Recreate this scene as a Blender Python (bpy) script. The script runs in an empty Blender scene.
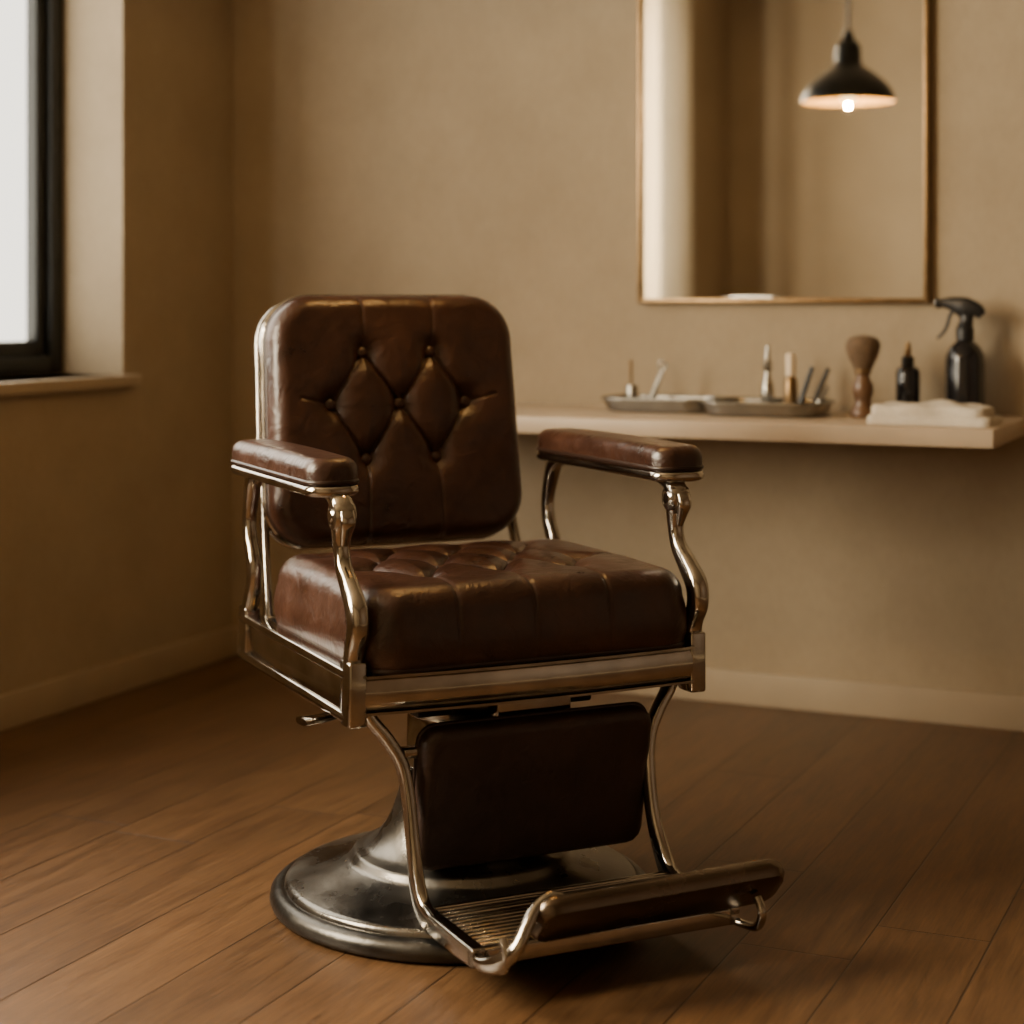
import bpy, bmesh, math, random
import numpy as np
from mathutils import Vector, Matrix
random.seed(4)
scene = bpy.context.scene

# ------------------------------------------------------------------ materials
def new_mat(name):
    m = bpy.data.materials.new(name); m.use_nodes = True
    nt = m.node_tree
    return m, nt, nt.nodes["Principled BSDF"]

def simple(name, col, rough=0.5, metal=0.0, noise=0.12, nscale=20.0, bump=0.0, bscale=80.0, coat=0.0, rvar=0.0, stretch=None, bdist=.004):
    m, nt, b = new_mat(name)
    N, L = nt.nodes, nt.links
    tc = N.new("ShaderNodeTexCoord"); vec = tc.outputs["Object"]
    if stretch:
        mp = N.new("ShaderNodeMapping"); mp.inputs["Scale"].default_value = stretch
        L.new(vec, mp.inputs["Vector"]); vec = mp.outputs["Vector"]
    nz = N.new("ShaderNodeTexNoise"); nz.inputs["Scale"].default_value = nscale; nz.inputs["Detail"].default_value = 5
    L.new(vec, nz.inputs["Vector"])
    r = N.new("ShaderNodeValToRGB")
    c0 = [max(0, c*(1-noise)) for c in col]+[1]; c1 = [min(1, c*(1+noise)) for c in col]+[1]
    r.color_ramp.elements[0].position = .3; r.color_ramp.elements[1].position = .7
    r.color_ramp.elements[0].color = c0; r.color_ramp.elements[1].color = c1
    L.new(nz.outputs["Fac"], r.inputs["Fac"]); L.new(r.outputs["Color"], b.inputs["Base Color"])
    b.inputs["Metallic"].default_value = metal
    b.inputs["Roughness"].default_value = rough
    b.inputs["Coat Weight"].default_value = coat
    if rvar:
        mr = N.new("ShaderNodeMapRange"); mr.inputs["To Min"].default_value = rough-rvar; mr.inputs["To Max"].default_value = rough+rvar
        mr.inputs["From Min"].default_value=.3; mr.inputs["From Max"].default_value=.7
        L.new(nz.outputs["Fac"], mr.inputs["Value"]); L.new(mr.outputs["Result"], b.inputs["Roughness"])
    if bump:
        n2 = N.new("ShaderNodeTexNoise"); n2.inputs["Scale"].default_value = bscale; n2.inputs["Detail"].default_value = 6
        L.new(vec, n2.inputs["Vector"])
        bp = N.new("ShaderNodeBump"); bp.inputs["Strength"].default_value = bump; bp.inputs["Distance"].default_value = bdist
        L.new(n2.outputs["Fac"], bp.inputs["Height"]); L.new(bp.outputs["Normal"], b.inputs["Normal"])
    return m

def leather_mat(name, c0, c1, rough=.36):
    m, nt, b = new_mat(name); N, L = nt.nodes, nt.links
    tc = N.new("ShaderNodeTexCoord")
    nz = N.new("ShaderNodeTexNoise"); nz.inputs["Scale"].default_value = 9; nz.inputs["Detail"].default_value = 8; nz.inputs["Roughness"].default_value=.65
    L.new(tc.outputs["Object"], nz.inputs["Vector"])
    r = N.new("ShaderNodeValToRGB"); r.color_ramp.elements[0].position=.32; r.color_ramp.elements[1].position=.7
    r.color_ramp.elements[0].color = (*c0,1); r.color_ramp.elements[1].color = (*c1,1)
    L.new(nz.outputs["Fac"], r.inputs["Fac"]); L.new(r.outputs["Color"], b.inputs["Base Color"])
    mr = N.new("ShaderNodeMapRange"); mr.inputs["From Min"].default_value=.3; mr.inputs["From Max"].default_value=.7
    mr.inputs["To Min"].default_value = rough-.06; mr.inputs["To Max"].default_value = rough+.1
    L.new(nz.outputs["Fac"], mr.inputs["Value"]); L.new(mr.outputs["Result"], b.inputs["Roughness"])
    v = N.new("ShaderNodeTexVoronoi"); v.feature='DISTANCE_TO_EDGE'; v.inputs["Scale"].default_value=210
    L.new(tc.outputs["Object"], v.inputs["Vector"])
    n3 = N.new("ShaderNodeTexNoise"); n3.inputs["Scale"].default_value=20; n3.inputs["Detail"].default_value=5; n3.inputs["Distortion"].default_value=1.0
    L.new(tc.outputs["Object"], n3.inputs["Vector"])
    b1 = N.new("ShaderNodeBump"); b1.inputs["Strength"].default_value=.3; b1.inputs["Distance"].default_value=.001
    L.new(v.outputs["Distance"], b1.inputs["Height"])
    b2 = N.new("ShaderNodeBump"); b2.inputs["Strength"].default_value=.5; b2.inputs["Distance"].default_value=.008
    L.new(n3.outputs["Fac"], b2.inputs["Height"]); L.new(b1.outputs["Normal"], b2.inputs["Normal"])
    L.new(b2.outputs["Normal"], b.inputs["Normal"])
    b.inputs["Specular IOR Level"].default_value=.62
    return m

LEATHER = leather_mat("brown_leather", (.021,.0078,.0042), (.056,.0205,.0103), .31)
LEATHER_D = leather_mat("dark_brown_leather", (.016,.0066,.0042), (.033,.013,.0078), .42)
PIPING = simple("leather_piping", (.022,.010,.006), .36)
CHROME = simple("aged_nickel", (.47,.44,.395), .12, 1.0, .2, 14, .05, 60, rvar=.05)
STEEL = simple("cast_steel", (.19,.178,.16), .29, 1.0, .25, 10, .12, 90, rvar=.09)
STEEL_D = simple("dark_cast_rim", (.09,.086,.08), .34, 1.0, .25, 12, .2, 70, rvar=.06)
BROWN_REFL = simple("dark_bronzed_metal", (.16,.125,.095), .24, 1.0, .2, 10, .08, 60, rvar=.06)  # toe board metal with its dark brown reflection put into the colour
DARKM = simple("dark_underframe_metal", (.05,.045,.04), .45, .8)
BLACKM = simple("black_window_metal", (.022,.024,.023), .4, .3)
BRASS = simple("aged_brass", (.26,.17,.085), .35, 1.0, .2, 30)
TRIMM = simple("painted_trim", (.41,.325,.22), .55, 0, .05, 6, .05, 30)
SHELF = simple("pale_oak_shelf", (.50,.39,.275), .4, 0, .06, 8, .05, 40)
SHADE = simple("black_enamel", (.02,.022,.022), .35, .2)
SHADE_IN = simple("warm_enamel_inside", (.8,.55,.24), .5)
PLBLACK = simple("black_plastic", (.012,.012,.013), .3, 0, .1, 20)
BGLASS = simple("dark_amber_bottle", (.008,.008,.010), .09, 0, .1, 20, coat=.4)
WOODH = simple("turned_walnut", (.13,.065,.030), .35, 0, .3, 25, coat=.3)
BRIST = simple("badger_bristle", (.13,.082,.045), .85, 0, .6, 420, .8, 500, stretch=(1,1,.05), bdist=.002)
CREAM = simple("cream_ceramic", (.72,.58,.40), .35, 0, .06)
TOWELM = simple("cotton_towel", (.66,.59,.48), .95, 0, .06, 60, 1.0, 260)
TRAYM = simple("brushed_steel_tray", (.28,.27,.25), .25, 1.0, .1, 15)
TOOLM = simple("tool_steel", (.36,.34,.30), .25, 1.0, .1, 15)
MIRRORM = simple("mirror_silver", (.80,.79,.765), .012, 1.0, .0, 4)
CEILM = simple("ceiling_paint", (.26,.20,.13), .9, 0, .03, 3)
BOUNCE_CUT = simple("walnut_wall_panelling", (.10,.06,.033), .5, 0, .2, 8, .1, 30, stretch=(1,1,.1))  # invented dark finish for the unseen right wall, cuts bounce light

def wall_mat():
    m, nt, b = new_mat("beige_plaster"); N, L = nt.nodes, nt.links
    tc = N.new("ShaderNodeTexCoord")
    n1 = N.new("ShaderNodeTexNoise"); n1.inputs["Scale"].default_value=2.2; n1.inputs["Detail"].default_value=9; n1.inputs["Roughness"].default_value=.66
    L.new(tc.outputs["Object"], n1.inputs["Vector"])
    mp = N.new("ShaderNodeMapping"); mp.inputs["Scale"].default_value=(1,1,.45)
    L.new(tc.outputs["Object"], mp.inputs["Vector"])
    n2 = N.new("ShaderNodeTexNoise"); n2.inputs["Scale"].default_value=80; n2.inputs["Detail"].default_value=4
    L.new(mp.outputs["Vector"], n2.inputs["Vector"])
    r = N.new("ShaderNodeValToRGB"); r.color_ramp.elements[0].position=.3; r.color_ramp.elements[1].position=.72
    r.color_ramp.elements[0].color=(.360,.283,.185,1); r.color_ramp.elements[1].color=(.445,.356,.24,1)
    L.new(n1.outputs["Fac"], r.inputs["Fac"])
    mx = N.new("ShaderNodeMixRGB"); mx.blend_type='MULTIPLY'; mx.inputs[0].default_value=.14
    L.new(r.outputs["Color"], mx.inputs[1]); L.new(n2.outputs["Fac"], mx.inputs[2])
    L.new(mx.outputs["Color"], b.inputs["Base Color"])
    b.inputs["Roughness"].default_value=.85
    bp = N.new("ShaderNodeBump"); bp.inputs["Strength"].default_value=.22; bp.inputs["Distance"].default_value=.004
    L.new(n2.outputs["Fac"], bp.inputs["Height"]); 
    bp2 = N.new("ShaderNodeBump"); bp2.inputs["Strength"].default_value=.2; bp2.inputs["Distance"].default_value=.02
    L.new(n1.outputs["Fac"], bp2.inputs["Height"]); L.new(bp.outputs["Normal"], bp2.inputs["Normal"])
    L.new(bp2.outputs["Normal"], b.inputs["Normal"])
    return m
WALL = wall_mat()

def floor_mat():
    m, nt, b = new_mat("oak_plank_floor"); N, L = nt.nodes, nt.links
    W, LEN = .205, 1.75
    tc = N.new("ShaderNodeTexCoord"); sp = N.new("ShaderNodeSeparateXYZ"); L.new(tc.outputs["Object"], sp.inputs[0])
    def M(op, a, b_=None, c=None):
        n = N.new("ShaderNodeMath"); n.operation = op
        for i, v in enumerate((a, b_, c)):
            if v is None: continue
            if isinstance(v, (int, float)): n.inputs[i].default_value = v
            else: L.new(v, n.inputs[i])
        return n.outputs[0]
    u = M('DIVIDE', M('ADD', sp.outputs['X'], 20.03), W); row = M('FLOOR', u); fu = M('FRACT', u)
    w1 = N.new("ShaderNodeTexWhiteNoise"); w1.noise_dimensions='1D'; L.new(row, w1.inputs['W'])
    v = M('ADD', M('DIVIDE', M('ADD', sp.outputs['Y'], 20.), LEN), w1.outputs['Value'])
    col = M('FLOOR', v); fv = M('FRACT', v)
    cb = N.new("ShaderNodeCombineXYZ"); L.new(row, cb.inputs[0]); L.new(col, cb.inputs[1])
    w2 = N.new("ShaderNodeTexWhiteNoise"); w2.noise_dimensions='3D'; L.new(cb.outputs[0], w2.inputs['Vector'])
    du = M('MULTIPLY', M('MINIMUM', fu, M('SUBTRACT', 1., fu)), W)
    dv = M('MULTIPLY', M('MINIMUM', fv, M('SUBTRACT', 1., fv)), LEN)
    dm = M('MINIMUM', du, dv)
    seam = N.new("ShaderNodeMapRange"); seam.inputs["From Min"].default_value=.0003; seam.inputs["From Max"].default_value=.0025
    L.new(dm, seam.inputs["Value"])
    def grain(sx, sy, rough):
        cg = N.new("ShaderNodeCombineXYZ")
        L.new(M('ADD', M('MULTIPLY', sp.outputs['X'], sx), M('MULTIPLY', w2.outputs['Value'], 60.)), cg.inputs[0])
        L.new(M('MULTIPLY', sp.outputs['Y'], sy), cg.inputs[1]); L.new(M('MULTIPLY', w2.outputs['Value'], 17.), cg.inputs[2])
        g = N.new("ShaderNodeTexNoise"); g.inputs["Scale"].default_value=1.; g.inputs["Detail"].default_value=8; g.inputs["Roughness"].default_value=rough; g.inputs["Distortion"].default_value=.3
        L.new(cg.outputs[0], g.inputs["Vector"]); return g.outputs["Fac"]
    gc = grain(30., 2.5, .6); gf = grain(170., 9., .7)
    gg = M('ADD', M('MULTIPLY', gc, .4), M('MULTIPLY', gf, .6))
    r = N.new("ShaderNodeValToRGB"); r.color_ramp.elements[0].position=.35; r.color_ramp.elements[1].position=.65
    r.color_ramp.elements[0].color=(.056,.027,.0115,1); r.color_ramp.elements[1].color=(.175,.091,.038,1)
    L.new(gg, r.inputs["Fac"])
    hv = N.new("ShaderNodeHueSaturation"); L.new(r.outputs["Color"], hv.inputs["Color"])
    L.new(M('ADD', M('MULTIPLY', w2.outputs['Value'], .22), .89), hv.inputs["Value"])
    mx = N.new("ShaderNodeMixRGB"); mx.inputs[1].default_value=(.018,.009,.0045,1)
    L.new(seam.outputs["Result"], mx.inputs[0]); L.new(hv.outputs["Color"], mx.inputs[2])
    L.new(mx.outputs["Color"], b.inputs["Base Color"])
    rr = N.new("ShaderNodeMapRange"); rr.inputs["To Min"].default_value=.30; rr.inputs["To Max"].default_value=.48
    L.new(gg, rr.inputs["Value"]); L.new(rr.outputs["Result"], b.inputs["Roughness"])
    hgt = M('ADD', M('MULTIPLY', gg, .6), seam.outputs["Result"])
    bp = N.new("ShaderNodeBump"); bp.inputs["Strength"].default_value=.35; bp.inputs["Distance"].default_value=.003
    L.new(hgt, bp.inputs["Height"]); L.new(bp.outputs["Normal"], b.inputs["Normal"])
    return m
FLOOR = floor_mat()

def emis(name, col, s):
    m = bpy.data.materials.new(name); m.use_nodes=True; nt=m.node_tree; nt.nodes.clear()
    e=nt.nodes.new("ShaderNodeEmission"); e.inputs[0].default_value=(*col,1); e.inputs[1].default_value=s
    o=nt.nodes.new("ShaderNodeOutputMaterial"); nt.links.new(e.outputs[0], o.inputs[0]); return m
def mix_mat(name, kindA, colA, kindB, colB, fac, rb=.03):
    m = bpy.data.materials.new(name); m.use_nodes=True; nt=m.node_tree; nt.nodes.clear()
    a=nt.nodes.new(kindA); b=nt.nodes.new(kindB); a.inputs[0].default_value=(*colA,1); b.inputs[0].default_value=(*colB,1)
    if "Roughness" in b.inputs: b.inputs["Roughness"].default_value=rb
    mx=nt.nodes.new("ShaderNodeMixShader"); o=nt.nodes.new("ShaderNodeOutputMaterial")
    mx.inputs[0].default_value=fac
    nt.links.new(a.outputs[0],mx.inputs[1]); nt.links.new(b.outputs[0],mx.inputs[2]); nt.links.new(mx.outputs[0],o.inputs[0])
    return m
PANE = mix_mat("window_glass","ShaderNodeBsdfTransparent",(1,1,1),"ShaderNodeBsdfGlossy",(1,1,1),.07)
ADDED_LINEN = mix_mat("linen_curtain","ShaderNodeBsdfDiffuse",(.48,.44,.37),"ShaderNodeBsdfTranslucent",(.5,.45,.36),.08)  # cloth of the added curtain that dims the window jamb
BULB = emis("glowing_bulb", (1,.62,.22), 10)

# ------------------------------------------------------------------ mesh helpers
def add(name, me, mat, parent=None, smooth=True, loc=(0,0,0), rot=(0,0,0)):
    if smooth:
        me.polygons.foreach_set("use_smooth",[True]*len(me.polygons))
    ob = bpy.data.objects.new(name, me); scene.collection.objects.link(ob)
    if mat: me.materials.append(mat)
    ob.location = loc; ob.rotation_euler = rot
    if parent: ob.parent = parent
    return ob

def from_data(name, v, f, mat, parent=None, smooth=True, loc=(0,0,0), rot=(0,0,0)):
    me = bpy.data.meshes.new(name); me.from_pydata([tuple(p) for p in v], [], f); me.update()
    bm = bmesh.new(); bm.from_mesh(me); bmesh.ops.recalc_face_normals(bm, faces=bm.faces); bm.to_mesh(me); bm.free()
    return add(name, me, mat, parent, smooth, loc, rot)

def empty(name, loc=(0,0,0), rz=0):
    e = bpy.data.objects.new(name, None); e.empty_display_size=.1; e.location=loc; e.rotation_euler=(0,0,rz)
    scene.collection.objects.link(e); return e

def boxes(name, lst, mat, parent=None, bevel=0.0, loc=(0,0,0), rot=(0,0,0), seg=3):
    bm = bmesh.new()
    for x0,x1,y0,y1,z0,z1 in lst:
        r = bmesh.ops.create_cube(bm, size=1)
        for v in r['verts']:
            v.co = Vector(((x0+x1)/2+v.co.x*(x1-x0), (y0+y1)/2+v.co.y*(y1-y0), (z0+z1)/2+v.co.z*(z1-z0)))
    if bevel:
        bmesh.ops.bevel(bm, geom=list(bm.edges), offset=bevel, segments=seg, profile=.5, affect='EDGES', clamp_overlap=True)
    me = bpy.data.meshes.new(name); bm.to_mesh(me); bm.free()
    ob = add(name, me, mat, parent, False, loc, rot)
    if bevel:
        for p in me.polygons: p.use_smooth = True
        me.set_sharp_from_angle(angle=math.radians(45))
    return ob

def lathe(name, prof, mat, parent=None, loc=(0,0,0), rot=(0,0,0), seg=64):
    v=[];f=[];n=len(prof)
    for i in range(seg):
        a=2*math.pi*i/seg
        for r,z in prof: v.append((r*math.cos(a), r*math.sin(a), z))
    for i in range(seg):
        j=(i+1)%seg
        for k in range(n-1): f.append((i*n+k, j*n+k, j*n+k+1, i*n+k+1))
    ob = from_data(name, v, f, mat, parent, True, loc, rot)
    ob.data.set_sharp_from_angle(angle=math.radians(38))
    return ob

def catmull(pts, n=8):
    P=[np.array(p,float) for p in pts]; P=[2*P[0]-P[1]]+P+[2*P[-1]-P[-2]]
    out=[]
    for i in range(1,len(P)-2):
        for k in range(n):
            t=k/n; a,b,c,d=P[i-1],P[i],P[i+1],P[i+2]
            out.append(.5*((2*b)+(-a+c)*t+(2*a-5*b+4*c-d)*t*t+(-a+3*b-3*c+d)*t**3))
    out.append(P[-2]); return out

def sweep(name, pts, mat, parent=None, ref=(1,0,0), n=8, seg=16, loc=(0,0,0), sq=2.0):
    C = catmull(pts, n); v=[];f=[]
    ref=np.array(ref,float)
    for i,c in enumerate(C):
        p=c[:3]; t=(C[min(i+1,len(C)-1)]-C[max(i-1,0)])[:3]; t/= (np.linalg.norm(t)+1e-9)
        A=ref-t*np.dot(ref,t); A/= (np.linalg.norm(A)+1e-9); B=np.cross(t,A)
        for k in range(seg):
            a=2*math.pi*k/seg; ca,sa=math.cos(a),math.sin(a)
            e=2/sq
            v.append(p+A*c[3]*math.copysign(abs(ca)**e,ca)+B*c[4]*math.copysign(abs(sa)**e,sa))
    m=len(C)
    for i in range(m-1):
        for k in range(seg):
            f.append((i*seg+k,i*seg+(k+1)%seg,(i+1)*seg+(k+1)%seg,(i+1)*seg+k))
    f.append(tuple(range(seg))[::-1]); f.append(tuple((m-1)*seg+k for k in range(seg)))
    ob = from_data(name, v, f, mat, parent, True, loc)
    ob.data.set_sharp_from_angle(angle=math.radians(50))
    return ob

def rrect(hw, hh, r, K):
    r=min(r,hw-1e-4,hh-1e-4)
    q=math.pi*r/2
    lens=[2*(hh-r),q,2*(hw-r),q,2*(hh-r),q,2*(hw-r),q]; tot=sum(lens)
    P=np.zeros((K,2));Nn=np.zeros((K,2))
    for i in range(K):
        s=i/K*tot; k=0
        while s>lens[k] and k<7: s-=lens[k]; k+=1
        if k==0: p=(hw,-hh+r+s); n=(1,0)
        elif k==1: a=s/r if r>0 else 0; p=(hw-r+r*math.cos(a),hh-r+r*math.sin(a)); n=(math.cos(a),math.sin(a))
        elif k==2: p=(hw-r-s,hh); n=(0,1)
        elif k==3: a=math.pi/2+s/r; p=(-hw+r+r*math.cos(a),hh-r+r*math.sin(a)); n=(math.cos(a),math.sin(a))
        elif k==4: p=(-hw,hh-r-s); n=(-1,0)
        elif k==5: a=math.pi+s/r; p=(-hw+r+r*math.cos(a),-hh+r+r*math.sin(a)); n=(math.cos(a),math.sin(a))
        elif k==6: p=(-hw+r+s,-hh); n=(0,-1)
        else: a=1.5*math.pi+s/r; p=(hw-r+r*math.cos(a),-hh+r+r*math.sin(a)); n=(math.cos(a),math.sin(a))
        P[i]=p;Nn[i]=n
    return P,Nn

def pad(name, hw, hh, r, R, H, mat, parent=None, segs=(), buttons=(), puff=.014, pw=.03, pit=.012, pb=.022,
        dome=.01, taper=0., K=200, M=30, loc=(0,0,0), rot=(0,0,0), noise=0.0, side_fade=.6, bmat=None, bulge=.0, crease=.003, cw=.0035, thin=(), tf=.45):
    """upholstered cushion, base plane z=0, top at z=H"""
    P,Nn = rrect(hw-R, hh-R, max(r-R,.004), K)
    arcs=8; sides=6
    def segd(ab,ss):
        d=np.full(len(ab),9.)
        for (a0,b0,a1,b1) in ss:
            p0=np.array((a0,b0)); dv=np.array((a1-a0,b1-b0)); L2=dv@dv
            t=np.clip(((ab-p0)@dv)/L2,0,1); q=p0+t[:,None]*dv
            d=np.minimum(d,np.linalg.norm(ab-q,axis=1))
        return d
    def disp(ab):
        if not len(segs): return np.zeros(len(ab))
        d=segd(ab,segs)
        h=puff*(1-np.exp(-d/pw))-crease*np.exp(-(d/cw)**2)
        if len(thin):
            d2=segd(ab,thin); h-=tf*puff*np.exp(-d2/pw*2)+crease*.8*np.exp(-(d2/cw)**2)
        for (a,b) in buttons:
            db=np.linalg.norm(ab-np.array((a,b)),axis=1)
            h-=pit*np.exp(-(db/pb)**2)
        return h
    V=[np.array([[0,0,0]])]
    rr=[(i+1)/M for i in range(M)]
    def domef(ab): return dome*np.clip(1-(ab[:,0]/hw)**2,0,1)*np.clip(1-(ab[:,1]/hh)**2,0,1)
    for m in rr:
        ab=P*m; z=H+disp(ab)-puff*(1 if len(segs) else 0)+domef(ab)
        V.append(np.column_stack([ab,z]))
    for k in range(1,arcs+1):
        ph=math.pi/2*k/arcs
        ab=P+Nn*R*math.sin(ph); dd=(disp(ab)-puff) if len(segs) else np.zeros(K)
        z=H-R*(1-math.cos(ph))+dd*math.cos(ph)+domef(P)*math.cos(ph)
        ab2=ab+Nn*(dd*math.sin(ph))[:,None]
        V.append(np.column_stack([ab2,z]))
    ab=P+Nn*R; dd=(disp(ab)-puff) if len(segs) else np.zeros(K)
    for k in range(1,sides+1):
        t=k/sides; z=(H-R)*(1-t)
        fd=1-side_fade*t
        V.append(np.column_stack([ab+Nn*(dd*fd+bulge*math.sin(math.pi*t))[:,None], np.full(K,z)]))
    V.append(np.column_stack([P*.9, np.zeros(K)]))
    c=np.array([[0,0,H+disp(np.zeros((1,2)))[0]-(puff if len(segs) else 0)+dome]]); V[0]=c
    V=np.vstack(V)
    if noise:
        V[:,2]+=noise*(np.sin(V[:,0]*31+1)*np.cos(V[:,1]*27)+.5*np.sin(V[:,0]*63+V[:,1]*40))*(V[:,2]>H*.5)
        V[:,0]+=noise*np.sin(V[:,1]*45+2); V[:,1]+=noise*np.sin(V[:,0]*38)
    if taper: V[:,0]*=1-taper*V[:,1]/hh
    nr=M+arcs+sides+1
    f=[(0,1+i,1+(i+1)%K) for i in range(K)]
    for j in range(nr-1):
        b0=1+j*K;b1=1+(j+1)*K
        for i in range(K): f.append((b0+i,b1+i,b1+(i+1)%K,b0+(i+1)%K))
    f.append(tuple(1+(nr-1)*K+i for i in range(K)))
    ob=from_data(name,V,f,mat,parent,True,loc,rot)
    if buttons:
        bm=bmesh.new()
        for (a,b) in buttons:
            # seat the button on the leather ring around the dimple
            ring=np.array([[a+.010*math.cos(q),b+.010*math.sin(q)] for q in np.linspace(0,6.28,17)[:-1]])
            z=H+float(np.mean(disp(ring)))-puff+domef(np.array([[a,b]]))[0]
            bmesh.ops.create_uvsphere(bm,u_segments=24,v_segments=14,radius=.0125,matrix=Matrix.Translation((a*(1-taper*b/hh),b,z+.0015))@Matrix.Diagonal((1,1,.55,1)))
        me=bpy.data.meshes.new(name+"_buttons"); bm.to_mesh(me); bm.free()
        add(name+"_buttons",me,bmat or mat,parent,True,loc,rot)
    return ob

def piping(name, hw, hh, r, z, rad, mat, parent, loc=(0,0,0), rot=(0,0,0), taper=0., K=160, seg=8, sx=1.0, sz=1.0):
    P,Nn=rrect(hw,hh,r,K); V=[];f=[]
    for i in range(K):
        for k in range(seg):
            a=2*math.pi*k/seg; o=P[i]+Nn[i]*rad*sx*math.cos(a)
            V.append((o[0]*(1-taper*o[1]/hh),o[1],z+rad*sz*math.sin(a)))
    for i in range(K):
        j=(i+1)%K
        for k in range(seg): f.append((i*seg+k,i*seg+(k+1)%seg,j*seg+(k+1)%seg,j*seg+k))
    return from_data(name,V,f,mat,parent,True,loc,rot)

def loft(name, hw, hh, r, prof, mat, parent=None, loc=(0,0,0), rot=(0,0,0), taper=0., K=120):
    P,Nn=rrect(hw,hh,r,K);V=[];f=[]
    for (o,z) in prof:
        for i in range(K):
            q=P[i]+Nn[i]*o; V.append((q[0]*(1-taper*q[1]/hh),q[1],z))
    for j in range(len(prof)-1):
        for i in range(K): f.append((j*K+i,j*K+(i+1)%K,(j+1)*K+(i+1)%K,(j+1)*K+i))
    f.append(tuple(range(K))[::-1]); f.append(tuple((len(prof)-1)*K+i for i in range(K)))
    ob=from_data(name,V,f,mat,parent,True,loc,rot); ob.data.set_sharp_from_angle(angle=math.radians(40)); return ob

# ------------------------------------------------------------------ room
XL, YB, XR, YF, ZC = -3.24, 4.967, 1.7, -0.35, 3.15
T = .30
boxes("floor", [(XL-T,XR+T,YF-T,YB+T,-.1,0)], FLOOR)
boxes("ceiling", [(XL-T,XR+T,YF-T,YB+T,ZC,ZC+.1)], CEILM)
boxes("wall_back", [(XL-T,XR+T,YB,YB+T,0,ZC)], WALL)
boxes("wall_right", [(XR,XR+T,YF-T,YB,0,ZC)], BOUNCE_CUT)  # out of view, darkened to reduce bounce onto left wall and chair
boxes("wall_front", [(XL-T,XR,YF-T,YF,0,ZC)], WALL)
W1=(2.95,4.381); W2=(.62,2.35); WZ=(.93,2.9)
boxes("wall_left", [(XL-T,XL,YF,YB,0,WZ[0]),(XL-T,XL,YF,YB,WZ[1],ZC),
     (XL-T,XL,YF,W2[0],WZ[0],WZ[1]),(XL-T,XL,W2[1],W1[0],WZ[0],WZ[1]),(XL-T,XL,W1[1],YB,WZ[0],WZ[1])], WALL)
BBH=.095
boxes("baseboard_back", [(XL+.016,XR,YB-.016,YB,0,BBH)], TRIMM, bevel=.003)
boxes("baseboard_left", [(XL,XL+.016,YF,YB,0,BBH)], TRIMM, bevel=.003)
boxes("baseboard_right", [(XR-.016,XR,YF,YB-.016,0,BBH)], TRIMM, bevel=.003)
boxes("baseboard_front", [(XL+.016,XR-.016,YF,YF+.016,0,BBH)], TRIMM, bevel=.003)

for i,(a,b) in enumerate((W1,W2)):
    w = empty("window_%d"%(i+1), (XL,(a+b)/2,WZ[0]))
    h=(b-a)/2; H=WZ[1]-WZ[0]; xo=-.29; xi=-.215
    fw=.055
    boxes("outer_frame", [(xo,xi,-h,-h+fw,0,H),(xo,xi,h-fw,h,0,H),(xo,xi,-h+fw,h-fw,0,fw),(xo,xi,-h+fw,h-fw,H-fw,H)], BLACKM, w, .004)
    xo2,xi2=-.275,-.235; s=.045
    fs=[]
    for (c0,c1) in ((-h+fw,-.006),(.006,h-fw)):
        fs += [(xo2,xi2,c0,c0+s,fw,H-fw),(xo2,xi2,c1-s,c1,fw,H-fw),(xo2,xi2,c0+s,c1-s,fw,fw+s),(xo2,xi2,c0+s,c1-s,H-fw-s,H-fw)]
    boxes("sash_frames", fs, BLACKM, w, .003)
    from_data("glass_pane", [(-.255,-h+fw,fw),(-.255,h-fw,fw),(-.255,h-fw,H-fw),(-.255,-h+fw,H-fw)], [(0,1,2,3)], PANE, w, False)
    so = .04 if i==0 else .012
    boxes("sill_board", [(-.215,so,-h-.04*(1-i),h+.04*(1-i),-.034,.0)], TRIMM, w, .004)
    L = bpy.data.lights.new("daylight_%d"%(i+1), 'AREA'); L.shape='RECTANGLE'; L.size=H+.1; L.size_y=(b-a)+.1
    L.energy = (42,520)[i]; L.color=(1,.84,.60) if i else (1,.88,.69)
    lo = bpy.data.objects.new("daylight_%d"%(i+1), L); scene.collection.objects.link(lo)
    lo.location=(XL-.36,(a+b)/2,(WZ[0]+WZ[1])/2); lo.rotation_euler=(0,math.radians(-90),0)

# linen curtain added to dim the bright jamb of window_2 (seen as a pale strip in the mirror)
cu=empty("window_curtain",(XL+.075,.80,0))
V=[];F=[];n=90
for i in range(n+1):
    t=i/n; y=-.20+.47*t; x=.026*math.sin(t*math.pi*2*5.5)+.006*math.sin(t*31)
    V+= [(x*1.15,y,.004),(x,y*.99,1.5),(x*.8,y*.97,3.02)]
for i in range(n):
    for k in range(2): F.append((i*3+k,i*3+3+k,i*3+4+k,i*3+1+k))
from_data("curtain_cloth",V,F,ADDED_LINEN,cu)
sweep("curtain_rod",[(0,-.4,3.03,.012,.012),(0,.6,3.03,.012,.012),(0,1.75,3.03,.012,.012)],BLACKM,cu,ref=(0,0,1))
boxes("rod_brackets",[(-.074,.004,-.37,-.35,3.02,3.04),(-.074,.004,1.68,1.70,3.02,3.04)],BLACKM,cu)

wd = bpy.data.worlds.new("World"); scene.world=wd; wd.use_nodes=True
wd.node_tree.nodes["Background"].inputs[0].default_value=(1,.93,.80,1); wd.node_tree.nodes["Background"].inputs[1].default_value=3.0

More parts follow.
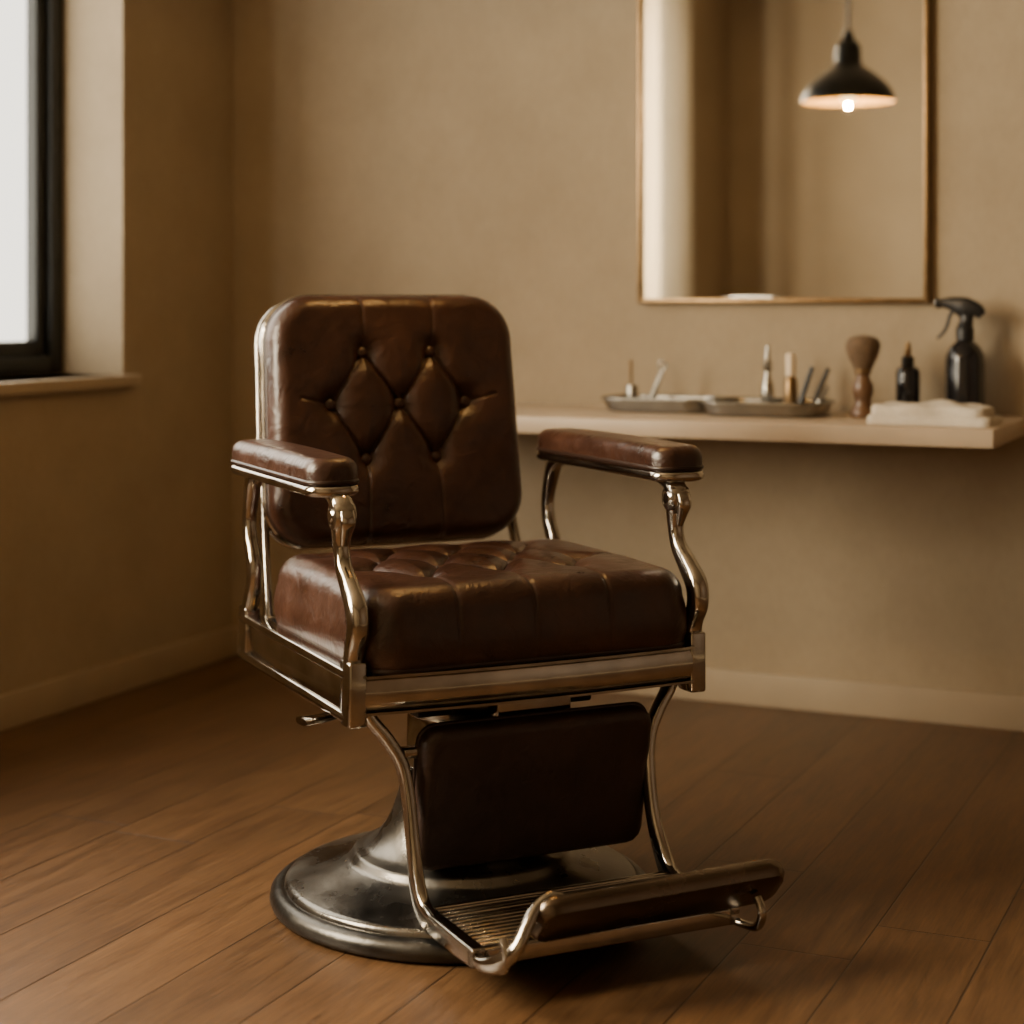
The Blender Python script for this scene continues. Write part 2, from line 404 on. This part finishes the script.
# mirror
mx0,mx1,mz0,mz1=-1.836,-.995,1.141,2.36
mir=empty("wall_mirror",((mx0+mx1)/2,YB-.0,mz0))
mw=(mx1-mx0)/2; mh=mz1-mz0; fr=.014
boxes("mirror_glass",[(-mw+fr*.6,mw-fr*.6,-.018,-.004,fr*.6,mh-fr*.6)],MIRRORM,mir)
boxes("mirror_frame",[(-mw,-mw+fr,-.03,-.001,0,mh),(mw-fr,mw,-.03,-.001,0,mh),(-mw+fr,mw-fr,-.03,-.001,0,fr),(-mw+fr,mw-fr,-.03,-.001,mh-fr,mh)],BRASS,mir,.002)

# shelf
SZ=.84; SY=4.405
sh=empty("wall_shelf",(-1.55,YB,SZ))
boxes("shelf_board",[(-.85,.817,SY-YB,-.001,-.045,0)],SHELF,sh,.003)
boxes("shelf_bracket",[(-.6,-.57,-.35,-.001,-.075,-.045),(.45,.48,-.12,-.001,-.06,-.045)],DARKM,sh,.002)

# pendant lamp
pl=empty("pendant_lamp",(-1.595,3.417,1.866))
prof=[(.168,0),(.169,.006),(.166,.018),(.154,.045),(.132,.072),(.102,.098),(.074,.118),(.053,.134),(.046,.150),(.045,.195),(.038,.215),(.022,.228),(.015,.26),(.0,.262)]
lathe("shade_outer",prof,SHADE,pl)
lathe("shade_inner",[(r-.003 if r>.004 else 0,z-.002) for r,z in prof[1:9]]+[(.0,.15)],SHADE_IN,pl)
lathe("lamp_socket",[(0,.15),(.02,.15),(.02,.10),(.014,.09),(0,.09)],BRASS,pl)
lathe("bulb",[(0,.105),(.012,.097),(.018,.080),(.031,.053),(.034,.033),(.026,.010),(.009,-.001),(0,-.002)],BULB,pl)
sweep("power_cord",[(0,0,.25,.006,.006),(0,0,.5,.006,.006),(0,0,ZC-1.866,.006,.006)],SHADE,pl)
lathe("ceiling_rose",[(0,ZC-1.866-.03),(.045,ZC-1.866-.028),(.055,ZC-1.866-.001),(0,ZC-1.866-.001)],SHADE,pl)
LP=bpy.data.lights.new("bulb_glow",'POINT'); LP.energy=9; LP.color=(1,.60,.21); LP.shadow_soft_size=.008
lp=bpy.data.objects.new("bulb_glow",LP); scene.collection.objects.link(lp); lp.parent=pl; lp.location=(0,0,-.012)

# ------------------------------------------------------------------ counter items
def tray(name, x,y,hw,hh,rz=0):
    t=empty(name,(x,y,SZ),rz)
    loft("tray_body",hw-.02,hh-.02,.045,[(-.01,.0),(0,.0005),(.012,.006),(.02,.032),(.0235,.034),(.0235,.037),(.018,.037),(.010,.009),(-.003,.0045),(-.01,.0045)],TRAYM,t)
    piping("rolled_rim",hw+.002,hh+.002,.06,.036,.0045,TRAYM,t)
    return t
t1=tray("steel_tray",-1.70,4.775,.158,.095)
t2=tray("steel_tray",-1.385,4.730,.162,.120)
def tool(name,x0,y0,z0,x1,y1,z1,r0,r1,mat,parent):
    mid=((x0+x1)/2,(y0+y1)/2,(z0+z1)/2)
    return sweep(name,[(x0,y0,z0,r0,r0),(*mid,(r0+r1)/2,(r0+r1)/2),(x1,y1,z1,r1,r1)],mat,parent,ref=(0,1,0))
g1=empty("tool_jar",(-1.80,4.80,SZ+.0046))
lathe("jar_body",[(0,.0),(.015,0),(.017,.004),(.017,.06),(.014,.066),(.012,.06),(.012,.006),(0,.006)],TOOLM,g1)
tool("pick",0,0,.01,-.004,.0,.135,.003,.0045,BRASS,g1)
sc=empty("hair_scissors",(-1.735,4.80,SZ+.0046))
tool("blade_a",-.02,0,.003,.018,.01,.105,.0055,.003,TOOLM,sc)
tool("blade_b",-.014,.006,.003,.024,.012,.11,.0055,.003,TOOLM,sc)
piping("finger_loop",.012,.012,.0119,0,.0032,TOOLM,sc,loc=(.022,.012,.122),rot=(math.radians(90),0,0),K=32)
b1=empty("perfume_vial",(-1.405,4.80,SZ+.0046))
lathe("vial_body",[(0,0),(.016,0),(.018,.004),(.018,.06),(.015,.078),(.010,.09),(.0085,.11),(.012,.115),(.012,.135),(.008,.14),(.006,.17),(.005,.18),(0,.181)],TOOLM,b1)
b2=empty("cream_bottle",(-1.340,4.80,SZ+.0046))
lathe("bottle_body",[(0,0),(.017,0),(.0185,.004),(.0185,.085),(.014,.095),(.011,.10),(0,.10)],BRASS,b2)
lathe("bottle_cap",[(0,.098),(.0135,.098),(.0135,.155),(.011,.16),(0,.161)],CREAM,b2)
rz=empty("straight_razor",(-1.295,4.78,SZ+.0046))
tool("handle",-.02,0,.006,.018,.01,.125,.0085,.0070,PLBLACK,rz)
cb=empty("comb",(-1.265,4.79,SZ+.0046))
tool("spine",-.018,0,.005,.030,.008,.122,.0065,.0065,DARKM,cb)
boxes("teeth",[(.004,.016,-.001,.001,k*.004,k*.004+.002) for k in range(20)],PLBLACK,cb,rot=(0,math.radians(24),0),loc=(-.012,.002,.006))
# shaving brush
sb=empty("shaving_brush",(-1.126,4.735,SZ))
lathe("handle",[(0,0),(.031,0),(.034,.004),(.034,.012),(.029,.022),(.023,.034),(.021,.045),(.026,.060),(.028,.075),(.026,.09),(.019,.102),(.017,.11),(.020,.116),(.022,.122),(0,.122)],WOODH,sb)
lathe("ferrule",[(.0,.118),(.0225,.118),(.023,.128),(.0,.128)],BRASS,sb)
lathe("bristles",[(.021,.124),(.027,.136),(.037,.156),(.044,.176),(.046,.190),(.043,.202),(.034,.211),(.018,.216),(0,.217)],BRIST,sb,seg=96)
# small dropper bottle
db=empty("dropper_bottle",(-1.03,4.84,SZ))
lathe("glass_body",[(0,0),(.030,0),(.032,.004),(.032,.115),(.028,.128),(.014,.136),(.013,.14),(0,.14)],BGLASS,db)
lathe("collar",[(0,.134),(.017,.134),(.017,.158),(.014,.160),(0,.160)],PLBLACK,db)
lathe("dropper_bulb",[(.009,.158),(.0095,.168),(.0085,.186),(.006,.196),(0,.199)],BRASS,db)
# spray bottle
sp=empty("spray_bottle",(-.883,4.86,SZ))
lathe("bottle_body",[(0,0),(.047,0),(.052,.005),(.052,.150),(.050,.165),(.040,.185),(.024,.200),(.019,.206),(.019,.22),(0,.22)],BGLASS,sp)
lathe("collar",[(0,.205),(.024,.205),(.024,.235),(.020,.24),(.016,.255),(0,.255)],PLBLACK,sp)
sweep("trigger_head",[(.045,0,.268,.010,.012),(.030,0,.283,.014,.020),(.0,0,.290,.015,.028),(-.03,0,.299,.012,.020),(-.055,0,.302,.010,.013),(-.068,0,.300,.010,.012)],PLBLACK,sp,ref=(0,1,0),sq=2.6)
lathe("nozzle",[(0,0),(.011,0),(.013,.004),(.013,.012),(.009,.016),(0,.016)],PLBLACK,sp,loc=(-.062,0,.300),rot=(0,math.radians(-90),0),seg=24)
sweep("trigger",[(-.028,0,.285,.007,.006),(-.040,0,.268,.007,.005),(-.046,0,.245,.007,.005),(-.056,0,.225,.008,.005),(-.072,0,.208,.007,.004)],PLBLACK,sp,ref=(0,1,0))
sweep("head_neck",[(.005,0,.24,.014,.016),(.004,0,.262,.013,.018),(.002,0,.285,.012,.02)],PLBLACK,sp,ref=(0,1,0))
# towel
tw=empty("folded_towel",(-.905,4.575,SZ),math.radians(-3))
pad("fold_bottom",.157,.078,.02,.0105,.022,TOWELM,tw,dome=.001,K=160,M=30,noise=.0016)
pad("fold_top",.146,.072,.028,.012,.026,TOWELM,tw,dome=.008,K=160,M=30,loc=(-.004,.001,.020),noise=.0045)

# ------------------------------------------------------------------ barber chair
ch=empty("barber_chair",(-1.541,3.220,0),math.radians(49.35))
BX,BY=-.056,-.070
lathe("base_rim",[(0,0),(.352,0),(.362,.006),(.366,.016),(.364,.028),(.356,.036),(.345,.040),(.338,.040),(.330,.038)],STEEL_D,ch,loc=(BX,BY,0),seg=128)
lathe("pedestal_base",[(.338,.036),(.337,.045),(.333,.050),(.325,.053),(.29,.062),(.25,.074),(.222,.084),(.212,.090),(.208,.098),(.200,.103),(.190,.105),(.178,.112),(.160,.128),(.145,.148),(.132,.175),(.122,.205),(.116,.24)],STEEL,ch,loc=(BX,BY,0),seg=128)
lathe("pump_column",[(.118,.235),(.124,.24),(.124,.255),(.112,.262),(.106,.27),(.104,.36),(.12,.375),(.15,.385),(.15,.41)],CHROME,ch,loc=(BX,BY,0),seg=96)
boxes("seat_underframe",[(-.30,.30,-.25,.30,.425,.49),(-.20,.16,-.2,.12,.385,.43)],DARKM,ch,.006)
def side_rail(nm,s):
    x=.345*s; a,b=min(x-.013,x+.013),max(x-.013,x+.013)
    boxes(nm,[(a,b,-.25,.385,.42,.488),(a-.006,b+.006,-.262,.395,.482,.500),(a-.006,b+.006,-.262,.395,.405,.424),(a-.004,b+.004,-.285,-.232,.400,.515),(a-.004,b+.004,.345,.395,.405,.515)],CHROME,ch,.005)
side_rail("left_seat_rail",-1); side_rail("right_seat_rail",1)
def bowed(nm,z0,z1,y0,th,mat):
    n=28;V=[];f=[]
    for i in range(n+1):
        t=i/n*2-1;x=.332*t; yo=y0-.016*(1-t*t)
        for (yy,zz) in ((yo,z0+.003),(yo-th*.5,z0),(yo-th,z0+.004),(yo-th-.005,z0+.3*(z1-z0)),(yo-th-.005,z0+.7*(z1-z0)),(yo-th,z1-.004),(yo-th*.5,z1),(yo,z1-.003)):
            V.append((x,yy,zz))
    m=8
    for i in range(n):
        for k in range(m): f.append((i*m+k,i*m+(k+1)%m,(i+1)*m+(k+1)%m,(i+1)*m+k))
    f.append(tuple(range(m)));f.append(tuple(n*m+k for k in range(m)))
    ob=from_data(nm,V,f,mat,ch); ob.data.set_sharp_from_angle(angle=math.radians(35)); return ob
bowed("front_seat_rail",.426,.486,-.262,.018,CHROME)
bowed("front_rail_top_lip",.482,.495,-.262,.026,CHROME)
bowed("front_rail_bottom_lip",.418,.429,-.262,.022,CHROME)
boxes("rear_seat_rail",[(-.34,.34,.36,.385,.43,.49)],CHROME,ch,.004)

# seat cushion
hw,hh=.330,.288
r1=[-.155,-.005,.145]; r2=[-.230,-.080,.070,.220]; yA,yB,yC=-.135,-.015,.105
sg=[];th=[];bt=[(x,yA) for x in r1]+[(x,yB) for x in r2]+[(x,yC) for x in r1]
for x in r1:
    th.append((x,yA,x*1.03,-.40))
    for dx in (-.075,.075):
        sg.append((x,yA,x+dx,yB)); sg.append((x,yC,x+dx,yB)); sg.append((x,yC,x+dx,.225))
th+= [(-.230,yB,-.285,yB),(.220,yB,.28,yB)]
pad("seat_cushion",hw,hh,.066,.050,.144,LEATHER,ch,sg,bt,puff=.014,pw=.020,pit=.012,pb=.026,dome=.016,K=640,M=110,loc=(0,-.010,.492),side_fade=.85,bmat=LEATHER,bulge=.009,crease=.0032,cw=.0032,thin=th,tf=.12)
piping("seat_bottom_piping",hw-.004,hh-.002,.055,.496,.0055,PIPING,ch,loc=(0,-.010,0))

# backrest
bl=(0,.452,.889); br_=(math.radians(82.5),0,0)
BW,BH=.286,.268
bt=[(-.080,.142),(.080,.142),(-.158,.030),(0,.030),(.158,.030),(-.080,-.088),(.080,-.088)]
sg=[(-.08,.142,0,.03),(.08,.142,0,.03),(-.08,.142,-.158,.03),(.08,.142,.158,.03),
    (-.158,.03,-.08,-.088),(0,.03,-.08,-.088),(0,.03,.08,-.088),(.158,.03,.08,-.088)]
th=[(-.080,.142,-.090,.40),(.080,.142,.090,.40),(-.08,-.088,-.088,-.4),(.08,-.088,.088,-.4),(.158,.03,.225,.045),(-.158,.03,-.225,.045)]
pad("backrest_cushion",BW,BH,.098,.036,.068,LEATHER,ch,sg,bt,puff=.014,pw=.018,pit=.015,pb=.030,dome=.014,taper=.02,K=640,M=110,loc=bl,rot=br_,side_fade=.9,bmat=LEATHER,crease=.0035,cw=.0032,thin=th,tf=.12)
piping("backrest_front_piping",BW-.004,BH-.004,.095,.012,.007,PIPING,ch,loc=bl,rot=br_,taper=.02,K=240)
loft("backrest_chrome_band",BW,BH,.098,[(-.02,-.014),(.003,-.014),(.007,-.010),(.007,.000),(.003,.004),(-.02,.004)],CHROME,ch,loc=bl,rot=br_,taper=.02,K=200)
loft("backrest_rear_shell",BW,BH,.098,[(-.06,-.095),(-.03,-.093),(-.012,-.080),(-.006,-.060),(-.004,-.014),(-.02,-.013)],LEATHER,ch,loc=bl,rot=br_,taper=.02,K=200)
piping("backrest_rear_trim",BW+.0,BH+.0,.098,-.046,.006,CHROME,ch,loc=bl,rot=br_,taper=.02,K=200,sz=1.3)

for s,nm in ((-1,"left"),(1,"right")):
    hwA=.050 if s<0 else .056; hhA=.268 if s<0 else .290
    ac=(.350 if s>0 else -.350,.075 if s<0 else .072,0); x_=ac[0]+(.006 if s>0 else 0)
    pad(nm+"_arm_pad",hwA,hhA,.042,.024,.047,LEATHER,ch,dome=.005,K=180,M=20,loc=(x_,ac[1],.817))
    piping(nm+"_arm_pad_piping",hwA-.001,hhA-.001,.042,.822,.0045,PIPING,ch,loc=(x_,ac[1],0))
    loft(nm+"_arm_plate",hwA-.001,hhA+.002,.042,[(-.012,.795),(-.004,.796),(.002,.800),(.004,.806),(.002,.813),(-.004,.8175),(-.012,.818)],CHROME,ch,loc=(x_,ac[1],0))
    x=.345*s
    sweep(nm+"_front_arm_post",[(x,-.155,.796,.018,.010),(x,-.190,.788,.021,.017),(x,-.205,.765,.021,.021),(x,-.198,.735,.018,.018),(x,-.198,.700,.014,.015),(x,-.212,.668,.015,.016),(x,-.245,.637,.017,.020),(x,-.276,.605,.019,.023),(x,-.280,.570,.018,.023),(x,-.266,.540,.017,.020),(x,-.258,.510,.018,.020),(x,-.258,.470,.019,.025),(x,-.258,.402,.019,.027)],CHROME,ch,sq=2.6,n=8)
    lathe(nm+"_post_scroll",[(0,-.024),(.010,-.024),(.013,-.021),(.024,-.019),(.027,-.014),(.027,.014),(.024,.019),(.013,.021),(.010,.024),(0,.024)],CHROME,ch,loc=(x,-.200,.764),rot=(0,math.radians(90),0),seg=40)
    sweep(nm+"_post_leaf",[(x,-.228,.775,.012,.004),(x,-.234,.755,.014,.007),(x,-.224,.735,.011,.007),(x,-.214,.712,.007,.004)],CHROME,ch)
    sweep(nm+"_rear_arm_post",[(x,.30,.800,.017,.012),(x,.335,.786,.018,.018),(x,.354,.750,.016,.016),(x,.370,.700,.014,.015),(x,.362,.655,.014,.016),(x,.338,.610,.015,.018),(x,.340,.560,.016,.018),(x,.362,.515,.017,.019),(x,.368,.45,.017,.02)],CHROME,ch,sq=2.6)
    sweep(nm+"_back_bracket",[(.30*s,.38,.46,.010,.018),(.296*s,.41,.56,.009,.016),(.290*s,.445,.66,.009,.016),(.288*s,.47,.78,.008,.014),(.287*s,.485,.85,.005,.006)],CHROME,ch,sq=3)
    fx=.246*s
    sweep(nm+"_legrest_strap",[(.315*s,-.235,.425,.011,.018),(.303*s,-.238,.400,.011,.018),(.276*s,-.246,.365,.011,.017),(.252*s,-.256,.320,.011,.016),(fx-.002*s,-.268,.26,.011,.016),(fx-.003*s,-.288,.18,.011,.016),(fx,-.315,.120,.012,.020),(fx,-.350,.084,.012,.021),(fx,-.42,.074,.011,.018),(fx,-.53,.074,.010,.015),(fx,-.575,.080,.009,.012)],CHROME,ch,sq=3.2)

# legrest panel
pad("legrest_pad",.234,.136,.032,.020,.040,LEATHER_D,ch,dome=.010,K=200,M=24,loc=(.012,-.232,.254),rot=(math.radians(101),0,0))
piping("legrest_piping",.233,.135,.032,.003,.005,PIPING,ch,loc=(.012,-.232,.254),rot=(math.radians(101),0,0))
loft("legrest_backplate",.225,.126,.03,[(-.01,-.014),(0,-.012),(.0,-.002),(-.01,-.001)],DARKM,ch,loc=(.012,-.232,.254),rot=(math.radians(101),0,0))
boxes("legrest_hinges",[(-.25,-.19,-.262,-.232,.330,.348),(.215,.255,-.262,-.232,.330,.348),(-.06,.09,-.25,-.20,.375,.43)],CHROME,ch,.004)

# footrest plate with ribs
fr_=empty("footrest",(0,-.365,.080)); fr_.parent=ch
boxes("plate",[(-.24,.24,-.19,.015,-.006,.004)],DARKM,fr_,.002)
ribs=[(-.235,.235,-.184+k*.0163,-.184+k*.0163+.0085,.002,.012) for k in range(12)]
boxes("ribs",ribs,CHROME,fr_,.0022,seg=2)
boxes("plate_frame",[(-.256,-.230,-.210,.02,-.018,.014),(.230,.256,-.210,.02,-.018,.014),(-.256,.256,-.210,-.190,-.018,.012),(-.252,.252,.008,.022,-.012,.012)],CHROME,fr_,.004)
loft("toe_board",.242,.048,.035,[(-.022,-.021),(-.008,-.018),(0,-.007),(0,.007),(-.008,.018),(-.024,.021)],BROWN_REFL,fr_,loc=(.070,-.252,.064),rot=(math.radians(-50),0,math.radians(2)))
for s in (-1,1):
    xb=.225*s+(.03 if s>0 else 0)
    sweep("toe_board_bracket",[(xb-.02,-.18,-.008,.008,.007),(xb,-.225,-.014,.008,.007),(xb,-.265,-.004,.008,.008),(xb,-.280,.022,.008,.008),(xb,-.265,.045,.008,.007)],CHROME,fr_)
sweep("toe_board_scroll",[(-.246,-.18,.0,.008,.008),(-.244,-.225,-.006,.010,.012),(-.232,-.262,.006,.010,.015),(-.212,-.285,.034,.011,.015),(-.19,-.278,.064,.011,.014),(-.165,-.266,.088,.012,.013),(-.14,-.266,.100,.011,.012),(-.115,-.274,.092,.009,.010),(-.110,-.286,.078,.006,.007)],CHROME,fr_)
# pump lever
sweep("pump_lever",[(-.18,-.08,.40,.010,.008),(-.28,-.10,.392,.010,.006),(-.34,-.112,.385,.018,.006),(-.395,-.120,.383,.022,.007)],CHROME,ch,ref=(0,1,0),sq=3)

# ------------------------------------------------------------------ camera
cd=bpy.data.cameras.new("camera"); cam=bpy.data.objects.new("camera",cd); scene.collection.objects.link(cam)
cam.location=(0,0,1.15); cam.rotation_euler=(math.radians(90),0,math.radians(24.35))
cd.sensor_width=36; cd.lens=63.63; cd.shift_y=-212/1024; cd.clip_start=.05
cd.dof.use_dof=True; cd.dof.focus_distance=3.35; cd.dof.aperture_fstop=1.9
scene.camera=cam
